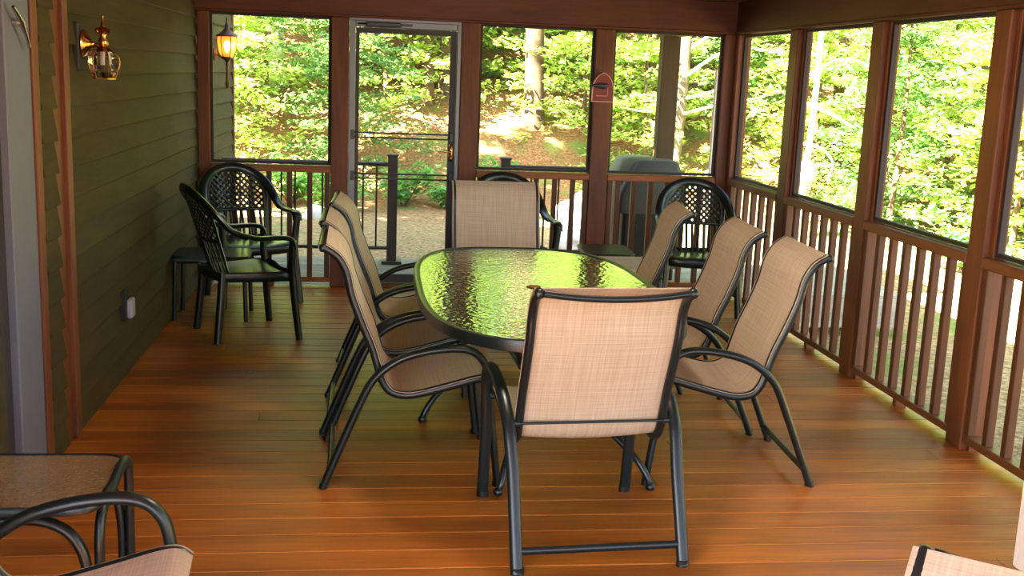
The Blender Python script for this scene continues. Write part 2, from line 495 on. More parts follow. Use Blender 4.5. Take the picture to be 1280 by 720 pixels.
# railings under the screens
def railing_back(x0, x1, xs, label):
    r = thing('porch_railing', label, 'railing', ((x0+x1)/2, .04, 0), 0, 'porch railings under the screens')
    cx = (x0+x1)/2
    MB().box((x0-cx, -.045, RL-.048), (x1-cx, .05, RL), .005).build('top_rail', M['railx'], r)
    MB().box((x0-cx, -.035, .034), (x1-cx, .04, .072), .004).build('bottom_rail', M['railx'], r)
    MB().box((-.02, -.03, 0), (.02, .03, .036), .003).build('support_block', M['railx'], r)
    for q in xs: MB().box((q-.019-cx, -.03, .072), (q+.019-cx, .008, RL-.048), .003).build('baluster', M['baluster'], r)
railing_back(.108, .966, [.135, .265, .393, .522, .67, .817, .943], 'cedar railing section behind the two green chairs by the clapboard wall')
railing_back(2.042, 2.902, [2.075, 2.215, 2.36, 2.502, 2.643, 2.782, 2.88], 'cedar railing section behind the far end dining chair')
railing_back(3.042, 3.888, [3.07, 3.132+.0, 3.258, 3.39, 3.52, 3.65, 3.78], 'cedar railing section in front of the covered grill')
def railing_right(y0, y1, label):
    cy = (y0+y1)/2
    r = thing('porch_railing', label, 'railing', (W+.04, cy, 0), 0, 'porch railings under the screens')
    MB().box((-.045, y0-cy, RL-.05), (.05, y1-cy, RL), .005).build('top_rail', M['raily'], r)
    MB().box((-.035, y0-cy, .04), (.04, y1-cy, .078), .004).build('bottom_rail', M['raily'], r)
    MB().box((-.03, -.02, 0), (.03, .02, .042), .003).build('support_block', M['raily'], r)
    n = max(2, int(round((y1-y0)/.139))); 
    for i in range(n):
        q = y1-cy-.022-i*(y1-y0-.044)/(n-1) if n > 1 else 0
        MB().box((-.03, q-.019, .078), (.008, q+.019, RL-.05), .003).build('baluster', M['baluster'], r)
RRL = ['cedar railing section next to the far right corner', 'cedar railing section between the first and second right posts', 'cedar railing section between the second and third right posts',
       'cedar railing section cut by the right edge of the photo', 'cedar railing section near the camera', 'cedar railing section beside the camera', 'cedar railing section at the near end']
for (a, b), l in zip([(-1.109, -.085)]+[(RY[i+1][0], RY[i][1]) for i in range(6)], RRL): railing_right(a, b, l)

# screen door
d = thing('door_1', 'grey aluminium storm door with black push bars', 'door'); d['kind'] = 'structure'
x0, x1, zt = 1.095, 1.903, 1.955
t = MB(); t.box((x0, .0, zt-.001), (x1, .07, H), .002); t.box((x0, .0, .03), (x0+.045, .07, zt), .004); t.box((x1-.03, .0, .03), (x1, .07, zt), .004); t.box((x0+.045, .0, zt-.045), (x1-.03, .07, zt), .004)
t.build('door_frame', M['alu'], d)
t = MB(); t.box((x0+.046, .02, .035), (x0+.072, .05, zt-.047), .002); t.box((x1-.078, .02, .035), (x1-.032, .05, zt-.047), .002)
t.box((x0+.072, .02, zt-.085), (x1-.078, .05, zt-.047), .002); t.box((x0+.072, .02, .035), (x1-.078, .05, .1), .002)
t.build('door_leaf', M['aludark'], d)
t = MB(); t.quad((x0+.07, .035, .1), (x1-.075, .035, .1), (x1-.075, .035, zt-.08), (x0+.07, .035, zt-.08)); t.build('insect_screen', M['screen'], d)
for z in (1.157, 1.122, .857, .822):
    b = MB(); b.tube([(x0+.03, .005, z), (x1-.05, .005, z)], .006, seg=8); b.build('push_bar', M['bar'], d, True)
for z in (1.14, .84):
    for xx in (x0+.03, x1-.055):
        MB().box((xx-.014, -.004, z-.035), (xx+.014, .02, z+.035), .004).build('bar_bracket', M['bar'], d)
t = MB(); t.box((x0+.12, -.03, zt-.04), (x0+.37, .0, zt-.008), .006); t.tube([(x0+.06, -.012, zt-.022), (x0+.13, -.012, zt-.022)], .006, seg=8)
t.box((x0+.37, -.012, zt-.03), (x0+.45, .0, zt-.015), .003); t.build('door_closer', M['bar'], d)
t = MB(); t.box((x1-.07, -.006, .96), (x1-.042, .02, 1.09), .006); t.tube([(x1-.056, -.01, 1.035), (x1-.056, -.05, 1.035)], .009, seg=10)
t.tube([(x1-.056, -.05, 1.035), (x1-.1, -.055, 1.038), (x1-.15, -.05, 1.032)], [.009, .008, .006], seg=10)
t.box((x1-.062, -.014, .97), (x1-.05, -.005, 1.0), .003)
t.build('door_handle', M['brass'], d, True)
struct(MB().box((1.092, -.02, 0), (1.906, .1, .03), .006).build('trim_4', M['post']), 'dark wooden threshold under the screen door', 'trim')

# white post at the right edge
struct(MB().box((3.5, -4.98, 0), (3.62, -4.862, CEIL), .008).build('trim_5', M['white']), 'cream painted post at the right edge of the view', 'trim')

# ------------------------------------------------------------------ sling dining chair
RAIL = [(.0, .948), (.052, .912), (.086, .852), (.106, .765), (.146, .655), (.186, .56), (.212, .475), (.230, .42), (.262, .380), (.318, .366), (.385, .375), (.50, .405), (.60, .432), (.655, .437), (.684, .418)]
ARM = [(.0, .0), (.09, .22), (.152, .366), (.19, .437), (.248, .494), (.318, .533), (.41, .557), (.505, .566), (.57, .556), (.612, .52), (.634, .46), (.652, .3), (.69, 0)]
RW, LW = .255, .285
def make_sling_chair(label, group, loc=(0, 0, 0), rz=0):
    t = thing('sling_chair', label, 'chair', loc, rz, group)
    rail = spline([(a, 0, b) for a, b in RAIL], 5)
    for s in (-1, 1):
        m = MB(); m.tube([(p.x, s*RW, p.z) for p in rail], .0155, .017, (0, 1, 0), 12)
        e = rail[0]; m.lathe([(.0, -.014), (.010, -.013), (.0155, -.008), (.0165, 0), (.015, .008), (.01, .012)], (e.x-.004, s*RW, e.z-.004), 'X', 12)
        m.build('side_rail', M['frame'], t, True)
        arm = spline([(a, 0, b) for a, b in ARM], 5)
        def lat(p):
            return LW+.003+.012*max(0, min(1, (p.z-.3)/.25))
        m = MB(); m.tube([(p.x, s*lat(p), p.z) for p in arm], .0225, .0155, (0, 1, 0), 14)
        m.build('arm_frame', M['frame'], t, True)
        # bosses that carry the seat between rail and arm frame
        for (a, b) in ((.206, .452), (.63, .425)):
            MB().tube([(a, s*RW, b), (a, s*LW, b)], .011, seg=10).build('mounting_boss', M['frame'], t, True)
        for (a, b) in ((.004, .008), (.686, .008)):
            MB().tube([(a, s*LW, 0), (a, s*LW, .022)], .022, .017, (0, 1, 0), 12).build('foot_glide', M['bar'], t, True)
    m = MB(); pts = [(.0, y, .948-.020*(1-(y/RW)**2)) for y in [(-1+2*i/16)*(RW-.012) for i in range(17)]]
    m.tube([(x-.012-.004*(1-(y/RW)**2), y, z) for x, y, z in pts], .0115, .0115, None, 10); m.build('top_bar', M['frame'], t, True)
    m = MB(); m.tube([(.028, -LW, .068), (.028, LW, .068)], .014, .012, (0, 0, 1), 12); m.build('rear_stretcher', M['frame'], t, True)
    m = MB(); m.tube([(.203, -RW, .452), (.203, RW, .452)], .005, seg=8); m.build('back_brace', M['frame'], t, True)
    m = MB(); m.tube([(.62, -LW, .424), (.62, LW, .424)], .011, seg=10); m.build('seat_brace', M['frame'], t, True)
    # sling: a slightly sagging ribbon between the rails
    r2 = spline([(a, 0, b) for a, b in RAIL], 6)
    n, ny = len(r2), 12
    def grid(off):
        g = []
        for i, p in enumerate(r2):
            tn = (r2[min(i+1, n-1)]-r2[max(i-1, 0)]).normalized(); nr = Vector((-tn.z, 0, tn.x))
            if nr.x < 0 and p.z > .45: nr = -nr
            nr = Vector((abs(tn.z), 0, abs(tn.x))) if True else nr
            fr = i/(n-1)
            sag = -.016*math.sin(PI*min(1, max(0, fr)))
            for j in range(ny+1):
                u = -1+2*j/ny; yy = u*(RW+.0145)
                s = sag*(1-u*u)+.013*(1 if abs(u) < .96 else .98)
                q = p+nr*(s+off); g.append((q.x, yy, q.z))
        return g
    m = MB(); top = grid(.0025); bot = grid(-.0005); m.v = top+bot; N = n*(ny+1); W1 = ny+1
    uvs = {}
    for i in range(n-1):
        for j in range(ny):
            a = i*W1+j; m.f.append((a, a+1, a+W1+1, a+W1)); m.f.append((N+a, N+a+W1, N+a+W1+1, N+a+1))
    for i in range(n-1):
        for j in (0, ny):
            a = i*W1+j; m.f.append((a, a+W1, N+a+W1, N+a))
    for j in range(ny):
        for i in (0, n-1):
            a = i*W1+j; m.f.append((a, a+1, N+a+1, N+a))
    o = m.build('sling', M['sling'], t, True)
    uv = o.data.uv_layers.new(name='UVMap'); ln = [0]
    for i in range(1, n): ln.append(ln[-1]+(r2[i]-r2[i-1]).length)
    for l in o.data.loops:
        k = l.vertex_index % N; uv.data[l.index].uv = (( k % W1)/ny*.52, ln[k//W1])
    return t

G = 'sling dining chairs around the glass table'
def chair_at(cx, cy, rz): return (cx, cy, 0), rz
# local +x is forward
proto = make_sling_chair('beige sling chair at the near table end, seen from behind', G, (2.046, -4.838, 0), PI/2+math.radians(4))
SL = [((1.087, -3.785, 0), math.radians(1), 'nearest of the three left side beige sling chairs, whole side frame showing'),
      ((1.062, -3.122, 0), math.radians(0), 'middle one of the three left side beige sling chairs'),
      ((1.085, -2.452, 0), math.radians(-2), 'farthest of the three left side beige sling chairs, next to the screen door'),
      ((3.090, -3.808, 0), PI-math.radians(3), 'nearest of the three right side beige sling chairs, rear legs clear on the floor'),
      ((3.065, -3.155, 0), PI-math.radians(4), 'middle one of the three right side beige sling chairs'),
      ((2.935, -2.49, 0), PI-math.radians(7), 'farthest of the three right side beige sling chairs, before a green lattice chair'),
      ((2.03, -1.40, 0), -PI/2, 'beige sling chair at the far table end, fabric front showing'),
      ((.171, -5.908, 0), math.radians(4), 'beige sling chair cut off in the bottom left corner'),
      ((2.275, -6.935, 0), math.radians(-128), 'beige sling chair whose back top just shows at the bottom right corner')]
for loc, rz, l in SL:
    dup(proto, loc, rz, l, G if 'corner' not in l else None)
for o in C.objects:
    if 'corner' in o.get('label', '') and o.name.startswith('sling_chair') and 'group' in o: del o['group']

# ------------------------------------------------------------------ sling ottoman
def make_ottoman(label, loc, rz):
    t = thing('sling_ottoman', label, 'ottoman', loc, rz)
    L, Wd = .27, .25
    prof = spline([(-L-.015, 0, .385), (-L+.01, 0, .418), (-L+.06, 0, .424), (0, 0, .404), (L-.06, 0, .424), (L-.01, 0, .418), (L+.015, 0, .385)], 6)
    n = len(prof); ny = 10; m = MB()
    for off in (.0, -.003):
        for p in prof:
            for j in range(ny+1): m.v.append((p.x, (-1+2*j/ny)*(Wd-.002), p.z+.012+off))
    N = n*(ny+1); W1 = ny+1
    for i in range(n-1):
        for j in range(ny):
            a = i*W1+j; m.f.append((a, a+1, a+W1+1, a+W1)); m.f.append((N+a, N+a+W1, N+a+W1+1, N+a+1))
        for j in (0, ny):
            a = i*W1+j; m.f.append((a, a+W1, N+a+W1, N+a))
    o = m.build('sling', M['sling'], t, True); uv = o.data.uv_layers.new(name='UVMap')
    for l in o.data.loops:
        k = l.vertex_index % N; uv.data[l.index].uv = ((k % W1)/ny*.5, (k//W1)/n*.56)
    for s in (-1, 1):
        MB().tube([(p.x, s*Wd, p.z) for p in prof], .014, .0155, (0, 1, 0), 10).build('side_rail', M['frame'], t, True)
        leg = spline([(-.25, 0, 0), (-.225, 0, .2), (-.2, 0, .33), (-.14, 0, .375), (.14, 0, .375), (.2, 0, .33), (.225, 0, .2), (.25, 0, 0)], 5)
        MB().tube([(p.x, s*(Wd+.018), p.z) for p in leg], .018, .0135, (0, 1, 0), 12).build('leg_frame', M['frame'], t, True)
    m = MB(); m.tube([(-.222, -Wd-.018, .2), (-.222, Wd+.018, .2)], .011, seg=8); m.tube([(.222, -Wd-.018, .2), (.222, Wd+.018, .2)], .011, seg=8)
    m.build('stretcher', M['frame'], t, True)
    return t
o1 = make_ottoman('pale sling ottoman behind the table near the green side table', (2.84, -1.25, 0), math.radians(90))

# ------------------------------------------------------------------ dining table
def superellipse(a, b, n, k=96):
    out = []
    for i in range(k):
        w = 2*PI*i/k; c, s = math.cos(w), math.sin(w)
        out.append((a*math.copysign(abs(c)**(2/n), c), b*math.copysign(abs(s)**(2/n), s)))
    return out
TB = thing('dining_table', 'long oval hammered glass dining table with dark frame', 'table', (1.995, -3.5, 0))
TH = .705
m = MB(); m.prism(superellipse(.515, 1.035, 3.1), TH-.006, TH+.002); gl = m.build('glass_top', M['hammered'], TB)
ri = superellipse(.518, 1.038, 3.1); m = MB()
ring = ri+[ri[0], ri[1]]
pr = [(-.012, .004), (0, .009), (.014, .006), (.018, -.006), (.016, -.034), (0, -.04), (-.012, -.036)]
nb = len(ri); k = len(pr)
for i in range(nb):
    a = Vector(ri[i-1]); b = Vector(ri[(i+1) % nb]); tn = (b-a).normalized(); nr = Vector((tn.y, -tn.x))
    for q, z in pr: m.v.append((ri[i][0]+nr.x*q, ri[i][1]+nr.y*q, TH+z))
for i in range(nb):
    for j in range(k):
        m.f.append((i*k+j, i*k+(j+1) % k, ((i+1) % nb)*k+(j+1) % k, ((i+1) % nb)*k+j))
m.build('table_rim', M['frame'], TB, True)
m = MB(); m.lathe([(.014, .0015), (.03, .002), (.032, .004), (.027, .006), (.016, .006)], (-.02, -.03, TH+.001), 'Z', 20)
m.build('umbrella_ring', plain('brown plastic ring', (120, 62, 30), .5), TB, True)['label'] = 'small brown umbrella hole ring'
for sx, fx, fy, jx, jy in ((-1, -.21, -.665, -.10, -.40), (1, .385, -.625, .14, -.40), (-1, -.465, .255, -.2, .38), (1, .465, .3, .2, .38)):
    d = 1 if fy > 0 else -1
    p = spline([(fx+.012*sx, fy+.0, .014), (fx+.0*sx, fy, .05), (fx*.8+jx*.2, fy*.82+jy*.18, .125), (fx*.35+jx*.65, fy*.4+jy*.6, .23), (jx, jy, .36), (jx-.0*sx, jy+.02*d, .44), (jx+.08*sx, jy+.14*d, .58), (jx+.22*sx, jy+.3*d, .675)], 6)
    MB().tube(p, .014, .014, None, 10).build('leg', M['frame'], TB, True)
    MB().lathe([(.0, 0), (.016, .002), (.021, .012), (.018, .024), (.01, .03)], (fx+.012*sx, fy, 0), 'Z', 12).build('foot', M['frame'], TB, True)
for y in (-.40, .38):
    for z in (.40, .425):
        xa = -.10 if y < 0 else -.2; xb = .14 if y < 0 else .2
        MB().tube([(xa, y, z-.03), (xb, y, z-.03)], .006, seg=8).build('stretcher', M['frame'], TB, True)
for x in (-.12, .12):
    MB().tube([(x, -.42, .45), (x*1.2, 0, .47), (x*1.4, .4, .45)], .009, seg=8).build('stretcher', M['frame'], TB, True)

# ------------------------------------------------------------------ near side table (bronze glass)
ST = thing('glass_side_table', 'square bronze glass side table with looped dark legs at the bottom left', 'side table', (.325, -5.15, 0))
hw, hh, z0 = .225, .205, .45
m = MB(); m.prism(superellipse(hw, hh, 7, 64), z0-.006, z0+.002); m.build('glass_top', M['hammered_brown'], ST)
ri = superellipse(hw+.003, hh+.003, 7, 64); m = MB(); pr = [(-.006, .004), (.004, .005), (.01, -.004), (.008, -.018), (-.004, -.02)]; nb = 64; k = 5
for i in range(nb):
    a = Vector(ri[i-1]); b = Vector(ri[(i+1) % nb]); tn = (b-a).normalized(); nr = Vector((tn.y, -tn.x))
    for q, z in pr: m.v.append((ri[i][0]+nr.x*q, ri[i][1]+nr.y*q, z0+z))
for i in range(nb):
    for j in range(k): m.f.append((i*k+j, i*k+(j+1) % k, ((i+1) % nb)*k+(j+1) % k, ((i+1) % nb)*k+j))
m.build('table_rim', M['frame'], ST, True)
for s in (-1, 1):
    e = hw+.006
    p = spline([(s*e, -hh+.03, 0), (s*e, -hh+.03, .25), (s*e, -hh+.035, .36), (s*e, -hh+.08, .42), (s*e, -hh+.2, .437), (s*e, hh-.11, .455), (s*e, hh-.03, .44), (s*e, hh-.012, .38), (s*e, hh-.012, 0)], 6)
    MB().tube(p, .014, .019, (1, 0, 0), 12).build('leg_loop', M['frame'], ST, True)
    e2 = hh-.008
    p = spline([(-hw+.02, s*e2, 0), (-hw+.02, s*e2, .25), (-hw+.05, s*e2, .36), (-hw+.12, s*e2, .41), (0, s*e2, .418), (hw-.12, s*e2, .41), (hw-.05, s*e2, .36), (hw-.02, s*e2, .25), (hw-.02, s*e2, 0)], 6)
    MB().tube(p, .019, .014, (0, 1, 0), 12).build('leg_loop', M['frame'], ST, True)

# ------------------------------------------------------------------ green plastic chairs
def make_plastic_chair(label, loc, rz):
    t = thing('plastic_armchair', label, 'chair', loc, rz, 'green plastic armchairs')
    def bx(v, u): return -.19-.15*v+.045*u*u     # back surface, leaning and cupped
    # seat
    m = MB(); nx, ny = 10, 10; top = []
    for i in range(nx+1):
        fx = i/nx; x = -.2+.43*fx
        for j in range(ny+1):
            u = -1+2*j/ny; hw = .2+.045*fx
            z = .405+.012*u*u+(.012*(1-fx)*-1)-.03*max(0, fx-.85)/.15
            m.v.append((x, u*hw, z))
    N = len(m.v); m.v += [(x, y, z-.012) for x, y, z in m.v[:N]]
    W1 = ny+1
    for i in range(nx):
        for j in range(ny):
            a = i*W1+j; m.f += [(a, a+1, a+W1+1, a+W1), (N+a, N+a+W1, N+a+W1+1, N+a+1)]
    for i in range(nx):
        for j in (0, ny): a = i*W1+j; m.f.append((a, a+W1, N+a+W1, N+a))
    for j in range(ny):
        for i in (0, nx): a = i*W1+j; m.f.append((a, a+1, N+a+1, N+a))
    m.build('seat', M['plastic'], t, True)
    m = MB(); ap = [(-.2, -.2, .39), (.21, -.245, .385), (.235, 0, .37), (.21, .245, .385), (-.2, .2, .39), (-.2, -.2, .39)]
    m.tube(spline(ap, 5), .012, .03, None, 8); m.build('seat_apron', M['plastic'], t, True)
    # back rim
    rim = spline([(-.06, .262, .63), (-.15, .262, .672), (-.205, .25, .73), (-.255, .222, .79), (-.305, .16, .85), (-.335, .08, .882), (-.342, 0, .892),
                  (-.335, -.08, .882), (-.305, -.16, .85), (-.255, -.222, .79), (-.205, -.25, .73), (-.15, -.262, .672), (-.06, -.262, .63)], 5)
    m = MB(); m.tube(rim, .018, .032, (1, 0, 0.25), 10); m.build('back_rim', M['plastic'], t, True)
    def hwid(z):
        if z < .70: return .195+.02*(z-.42)/.28
        q = (z-.70)/.19; return .215*math.sqrt(max(0, 1-q*q))
    def P(y, z): v = (z-.42)/.47; return (bx(v, y/.215), y, z)
    m = MB()
    for s in (-1, 1):
        m.tube([P(s*hwid(z), z) for z in [.40+.022*i for i in range(21)]], .02, .007, (0, 1, 0), 8)
    m.tube([P(y, .60) for y in [-.2+.02*i for i in range(21)]], .008, .012, (1, 0, 0), 8)
    m.build('back_frame', M['plastic'], t, True)
    m = MB()
    for s in (-1, 1):
        k = -14
        while k <= 14:
            run = []
            for i in range(60):
                z = .60+i*.005; y = k*.042+s*(z-.6)
                if abs(y) <= hwid(z)-.004 and z < .885: run.append(P(y, z))
                else:
                    if len(run) > 2: m.tube(run[::3]+[run[-1]], .0085, .005, (0, 1, 0), 6)
                    run = []
            if len(run) > 2: m.tube(run[::3]+[run[-1]], .0085, .005, (0, 1, 0), 6)
            k += 1
    m.build('back_lattice', M['plastic'], t)
    m = MB()
    for i in range(-4, 5):
        y = i*.042; m.tube([P(y, .40+.05*j) for j in range(5)], .010, .005, (0, 1, 0), 6)
    m.build('back_slats', M['plastic'], t)
    for s in (-1, 1):
        m = MB(); m.tube(spline([(-.12, s*.262, .655), (0, s*.268, .622), (.13, s*.272, .622), (.2, s*.27, .61), (.222, s*.268, .57)], 5), .035, .015, (0, 1, 0), 10)
        m.build('arm', M['plastic'], t, True)
        m = MB(); m.tube(spline([(.216, s*.268, .6), (.212, s*.258, .48), (.218, s*.25, .38), (.235, s*.262, .18), (.255, s*.275, 0)], 4), [.026]*17, [.022]*17, (0, 1, 0), 8)
        m.build('leg', M['plastic'], t, True)
        m = MB(); m.tube(spline([(-.185, s*.195, .42), (-.2, s*.205, .25), (-.225, s*.22, 0)], 5), .024, .024, (0, 1, 0), 8)
        m.build('leg', M['plastic'], t, True)
    return t
pc = make_plastic_chair('dark green plastic chair seen side on by the clapboard wall, before the other', (.505, -1.5, 0), math.radians(24))
dup(pc, (.425, -.46, 0), math.radians(-63), 'dark green lattice back plastic chair in the left back corner before the railing')
dup(pc, (2.25, -.62, 0), math.radians(-82), 'dark green plastic chair hidden behind the far end sling chair')
dup(pc, (3.58, -.66, 0), math.radians(-96), 'dark green lattice back plastic chair in the right back corner')

# ------------------------------------------------------------------ green plastic side tables
def make_plastic_table(label, loc, rz):
    t = thing('plastic_side_table', label, 'side table', loc, rz, 'green plastic side tables')
    m = MB(); m.prism(superellipse(.24, .18, 8, 48), .4, .42, .004); m.build('table_top', M['plastic'], t)
    m = MB(); a, b = .215, .155
    m.tube([(-a, -b, .385), (a, -b, .385), (a, b, .385), (-a, b, .385), (-a, -b, .385)], .01, .018, None, 8); m.build('apron', M['plastic'], t)
    for sx in (-1, 1):
        for sy in (-1, 1):
            MB().tube(spline([(sx*.2, sy*.14, .405), (sx*.212, sy*.152, .36), (sx*.216, sy*.155, .2), (sx*.222, sy*.16, 0)], 4), .014, .014, None, 8).build('leg', M['plastic'], t, True)
    return t
t1 = make_plastic_table('low dark green plastic side table against the clapboard wall', (.262, -1.025, 0), 0)
dup(t1, (2.93, -.585, 0), math.radians(88), 'low dark green plastic side table under the back railing, right of the far chair')

# ------------------------------------------------------------------ wall lamps and small things
L = thing('wall_lamp', 'unlit brass wall lamp with clear bell glass on the clapboard wall', 'wall lamp', (.022, -3.2, 1.66))
MB().box((-.012, -.07, -.1), (.012, .075, .1), .005).build('mounting_block', M['block'], L)
m = MB(); m.lathe([(.055, .01), (.06, .018), (.052, .03), (.034, .036), (.03, .044), (.016, .05), (.009, .06)], (0, 0, .012), 'X', 24); m.build('backplate', M['brass'], L, True)
m = MB(); m.tube(spline([(.05, 0, .012), (.07, 0, .01), (.085, 0, -.002), (.097, 0, .0)], 5), .009, seg=10); m.build('arm', M['brass'], L, True)
m = MB(); m.lathe([(.004, .135), (.006, .128), (.004, .112), (.008, .104), (.012, .085), (.03, .08), (.036, .072), (.03, .062), (.016, .056), (.013, .045), (.02, .03), (.021, .012), (.016, .004), (.03, -.008), (.05, -.018)], (.097, 0, 0), 'Z', 24)
m.build('cap', M['brass'], L, True)
m = MB(); m.lathe([(.048, -.018), (.062, -.04), (.066, -.06), (.06, -.09), (.044, -.13)], (.097, 0, 0), 'Z', 6, False)
m.lathe([(.040, -.128), (.056, -.09), (.062, -.06), (.058, -.04), (.045, -.018)], (.097, 0, 0), 'Z', 6, False)
m.build('glass_shade', M['glass'], L)
m = MB()
for k in range(6):
    w = 2*PI*k/6; m.tube([(.097+r*math.cos(w), r*math.sin(w), z) for r, z in ((.048, -.018), (.063, -.04), (.067, -.06), (.061, -.09), (.045, -.13))], .0025, seg=6)
m.lathe([(.042, -.13), (.048, -.128), (.048, -.134), (.042, -.134)], (.097, 0, 0), 'Z', 6)
m.build('shade_ribs', M['brass'], L)
m = MB(); m.tube([(.097, 0, -.01), (.097, 0, -.07)], .01, seg=10); m.build('candle_sleeve', M['white'], L, True)

L2 = thing('coach_lantern', 'lit amber coach lantern outside on the house wall', 'wall lamp', (.022, .87, 1.68))
m = MB(); m.lathe([(.045, 0), (.05, .01), (.03, .025), (.012, .03)], (0, 0, 0), 'X', 16); m.build('backplate', M['lantern'], L2, True)
m = MB(); m.tube(spline([(.025, 0, 0), (.06, 0, -.01), (.085, 0, -.005), (.1, 0, 0)], 5), .008, seg=8); m.build('arm', M['lantern'], L2, True)
m = MB(); m.lathe([(.003, .29), (.008, .275), (.006, .25), (.014, .235), (.02, .2), (.05, .17), (.085, .15), (.085, .14), (.07, .14)], (.103, 0, 0), 'Z', 12); m.build('roof_cap', M['lantern'], L2, True)
m = MB(); m.lathe([(.072, .14), (.076, .1), (.066, .03), (.045, -.02)], (.103, 0, 0), 'Z', 6); m.build('amber_panes', M['amber'], L2)
MB().lathe([(.004, .11), (.018, .1), (.026, .075), (.018, .045), (.01, .02)], (.103, 0, 0), 'Z', 14).build('bulb', M['bulb'], L2, True)
m = MB()
for k in range(6):
    w = 2*PI*k/6; m.tube([(.103+r*math.cos(w), r*math.sin(w), z) for r, z in ((.074, .14), (.078, .1), (.068, .03), (.047, -.02))], .004, seg=6)
m.lathe([(.048, -.015), (.05, -.025), (.02, -.04), (.012, -.06), (.016, -.075), (.009, -.09), (.012, -.2), (.018, -.23), (.008, -.26)], (.103, 0, 0), 'Z', 12)
m.build('cage', M['lantern'], L2, True)

o = thing('outlet_box', 'grey covered outlet box low on the clapboard wall', 'outlet', (.022, -2.51, .385))
MB().box((-.012, -.05, -.075), (.02, .05, .075), .006).build('box_body', M['block'], o)
MB().box((.02, -.042, -.065), (.05, .042, .035), .008).build('flap_cover', M['box'], o)

pl = thing('arched_plaque', 'red arched plaque with a dark bird hung on the back post', 'plaque', (2.967, -.001, 1.44))
hf = [(.083, 0), (.083, .04), (.083, .075), (.081, .105), (.075, .135), (.064, .162), (.048, .186), (.028, .204), (.010, .213)]
arch = [(-a, b) for a, b in hf]+[(0, .219)]+hf[::-1]
m = MB(); m.prism([(a, b) for a, b in arch], -.022, -.002, axis='Y'); m.build('board', M['red'], pl)
m = MB(); m.tube([(a*.96, -.024, b*.97+.003) for a, b in arch]+[(arch[0][0]*.96, -.024, .003)], .004, seg=6); m.tube([(.035, -.024, .12), (.035, -.024, .045), (-.05, -.024, .045)], .003, seg=6)
m.build('pale_outline', M['pale'], pl)
m = MB(); m.tube([(-.105, -.03, .118), (-.07, -.034, .122), (-.03, -.036, .12), (.0, -.036, .118), (.03, -.036, .125), (.045, -.034, .13)], [.004, .011, .02, .024, .016, .003], [.004, .008, .012, .014, .01, .003], (0, 0, 1), 10)
m.build('bird', M['bird'], pl, True)

# ------------------------------------------------------------------ outer deck, railing, grill, column
db = MB(); y = .125
while y < 1.42:
    db.box((-.0, y, -.058), (5.6, y+.136, -.03), .003); y += .14
db.box((0, .12, -.3), (5.6, .16, -.06), .002); db.box((0, 1.36, -.3), (5.6, 1.4, -.06), .002)
struct(db.build('deck', M['deck']), 'weathered grey outer deck beyond the back railing', 'deck')
def deck_rail(x0, x1, xs, posts, label, top):
    r = thing('deck_railing', label, 'railing', ((x0+x1)/2, 1.24, -.03), 0, 'outer deck railings'); cx = (x0+x1)/2
    MB().tube([(x0-cx, 0, top), (x1-cx, 0, top)], .018, .022, (0, 0, 1), 10).build('top_rail', M['brown_metal'], r, True)
    MB().tube([(x0-cx, 0, .135), (x1-cx, 0, .135)], .016, .016, (0, 0, 1), 8).build('bottom_rail', M['brown_metal'], r, True)
    for q in xs: MB().tube([(q-cx, 0, .135), (q-cx, 0, top)], .009, seg=6).build('baluster', M['brown_metal'], r)
    for q in posts:
        p = MB(); p.box((q-.042-cx, -.042, 0), (q+.042-cx, .042, .93), .004); p.box((q-.05-cx, -.05, .925), (q+.05-cx, .05, .945), .006)
        p.prism([(q-.085-cx, -.08), (q+.085-cx, -.08), (q+.085-cx, .08), (q-.085-cx, .08)], 0, .03)
        p.build('post', M['brown_metal'], r)
deck_rail(.03, 1.44, [.06+.1138*i for i in range(12)], [1.447], 'dark brown deck railing seen through the screen door', .855)
deck_rail(2.4, 3.95, [2.4+.121*i for i in range(1, 13)], [2.41], 'dark brown deck railing behind the far chair, right of the steps', .865)
cl = MB().box((3.75, 1.28, -.3), (3.905, 1.42, 2.0), .006)
struct(cl.build('column', M['tan']), 'tan square column standing behind the covered grill', 'column')
rb = MB().box((2.9, .56, CEIL), (5.2, 1.9, CEIL+.06), .006)
struct(rb.build('deck_roof', M['ceil']), 'small board roof over the covered grill', 'roof')
struct(MB().box((3.74, .12, 1.99), (3.915, 1.5, 2.2), .006).build('roof_beam', M['tan']), 'tan roof beam from the porch to the square column', 'beam')

g = thing('covered_grill', 'barbecue grill under a dark grey cover on the outer deck', 'grill', (3.555, .86, -.03))
def frust(rows, name, mat, par):
    m = MB(); k = 24
    for (cx, cy, hx, hy, z, n) in rows:
        for a, b in superellipse(hx, hy, n, k): m.v.append((cx+a+.006*math.sin(9*a+z*14), cy+b+.005*math.sin(11*b+z*10), z))
    for i in range(len(rows)-1):
        for j in range(k): m.f.append((i*k+j, i*k+(j+1) % k, (i+1)*k+(j+1) % k, (i+1)*k+j))
    m.f.append(tuple(reversed(range(k)))); m.f.append(tuple((len(rows)-1)*k+j for j in range(k)))
    return m.build(name, mat, par, True)
frust([(.02, 0, .255, .23, .1, 8), (.02, 0, .255, .23, .6, 8)], 'cabinet', plain('black grill cabinet', (20, 22, 20), .5), g)
frust([(.0, 0, .287, .255, .56, 8), (.0, 0, .285, .25, .66, 8), (.0, 0, .28, .245, .72, 8), (.045, 0, .215, .22, .90, 9), (.06, .01, .185, .19, .975, 9), (.06, .01, .17, .175, .99, 7)], 'cover', M['grill'], g)
frust([(-.2, .08, .10, .2, .12, 5), (-.2, .08, .10, .2, .70, 5), (-.19, .06, .09, .2, .86, 5), (-.10, .05, .13, .18, .995, 5), (-.06, .05, .11, .15, 1.015, 4)], 'cover_fold', plain('pale grey green cover fold', (104, 110, 92), .6, 0, .3, .1), g)
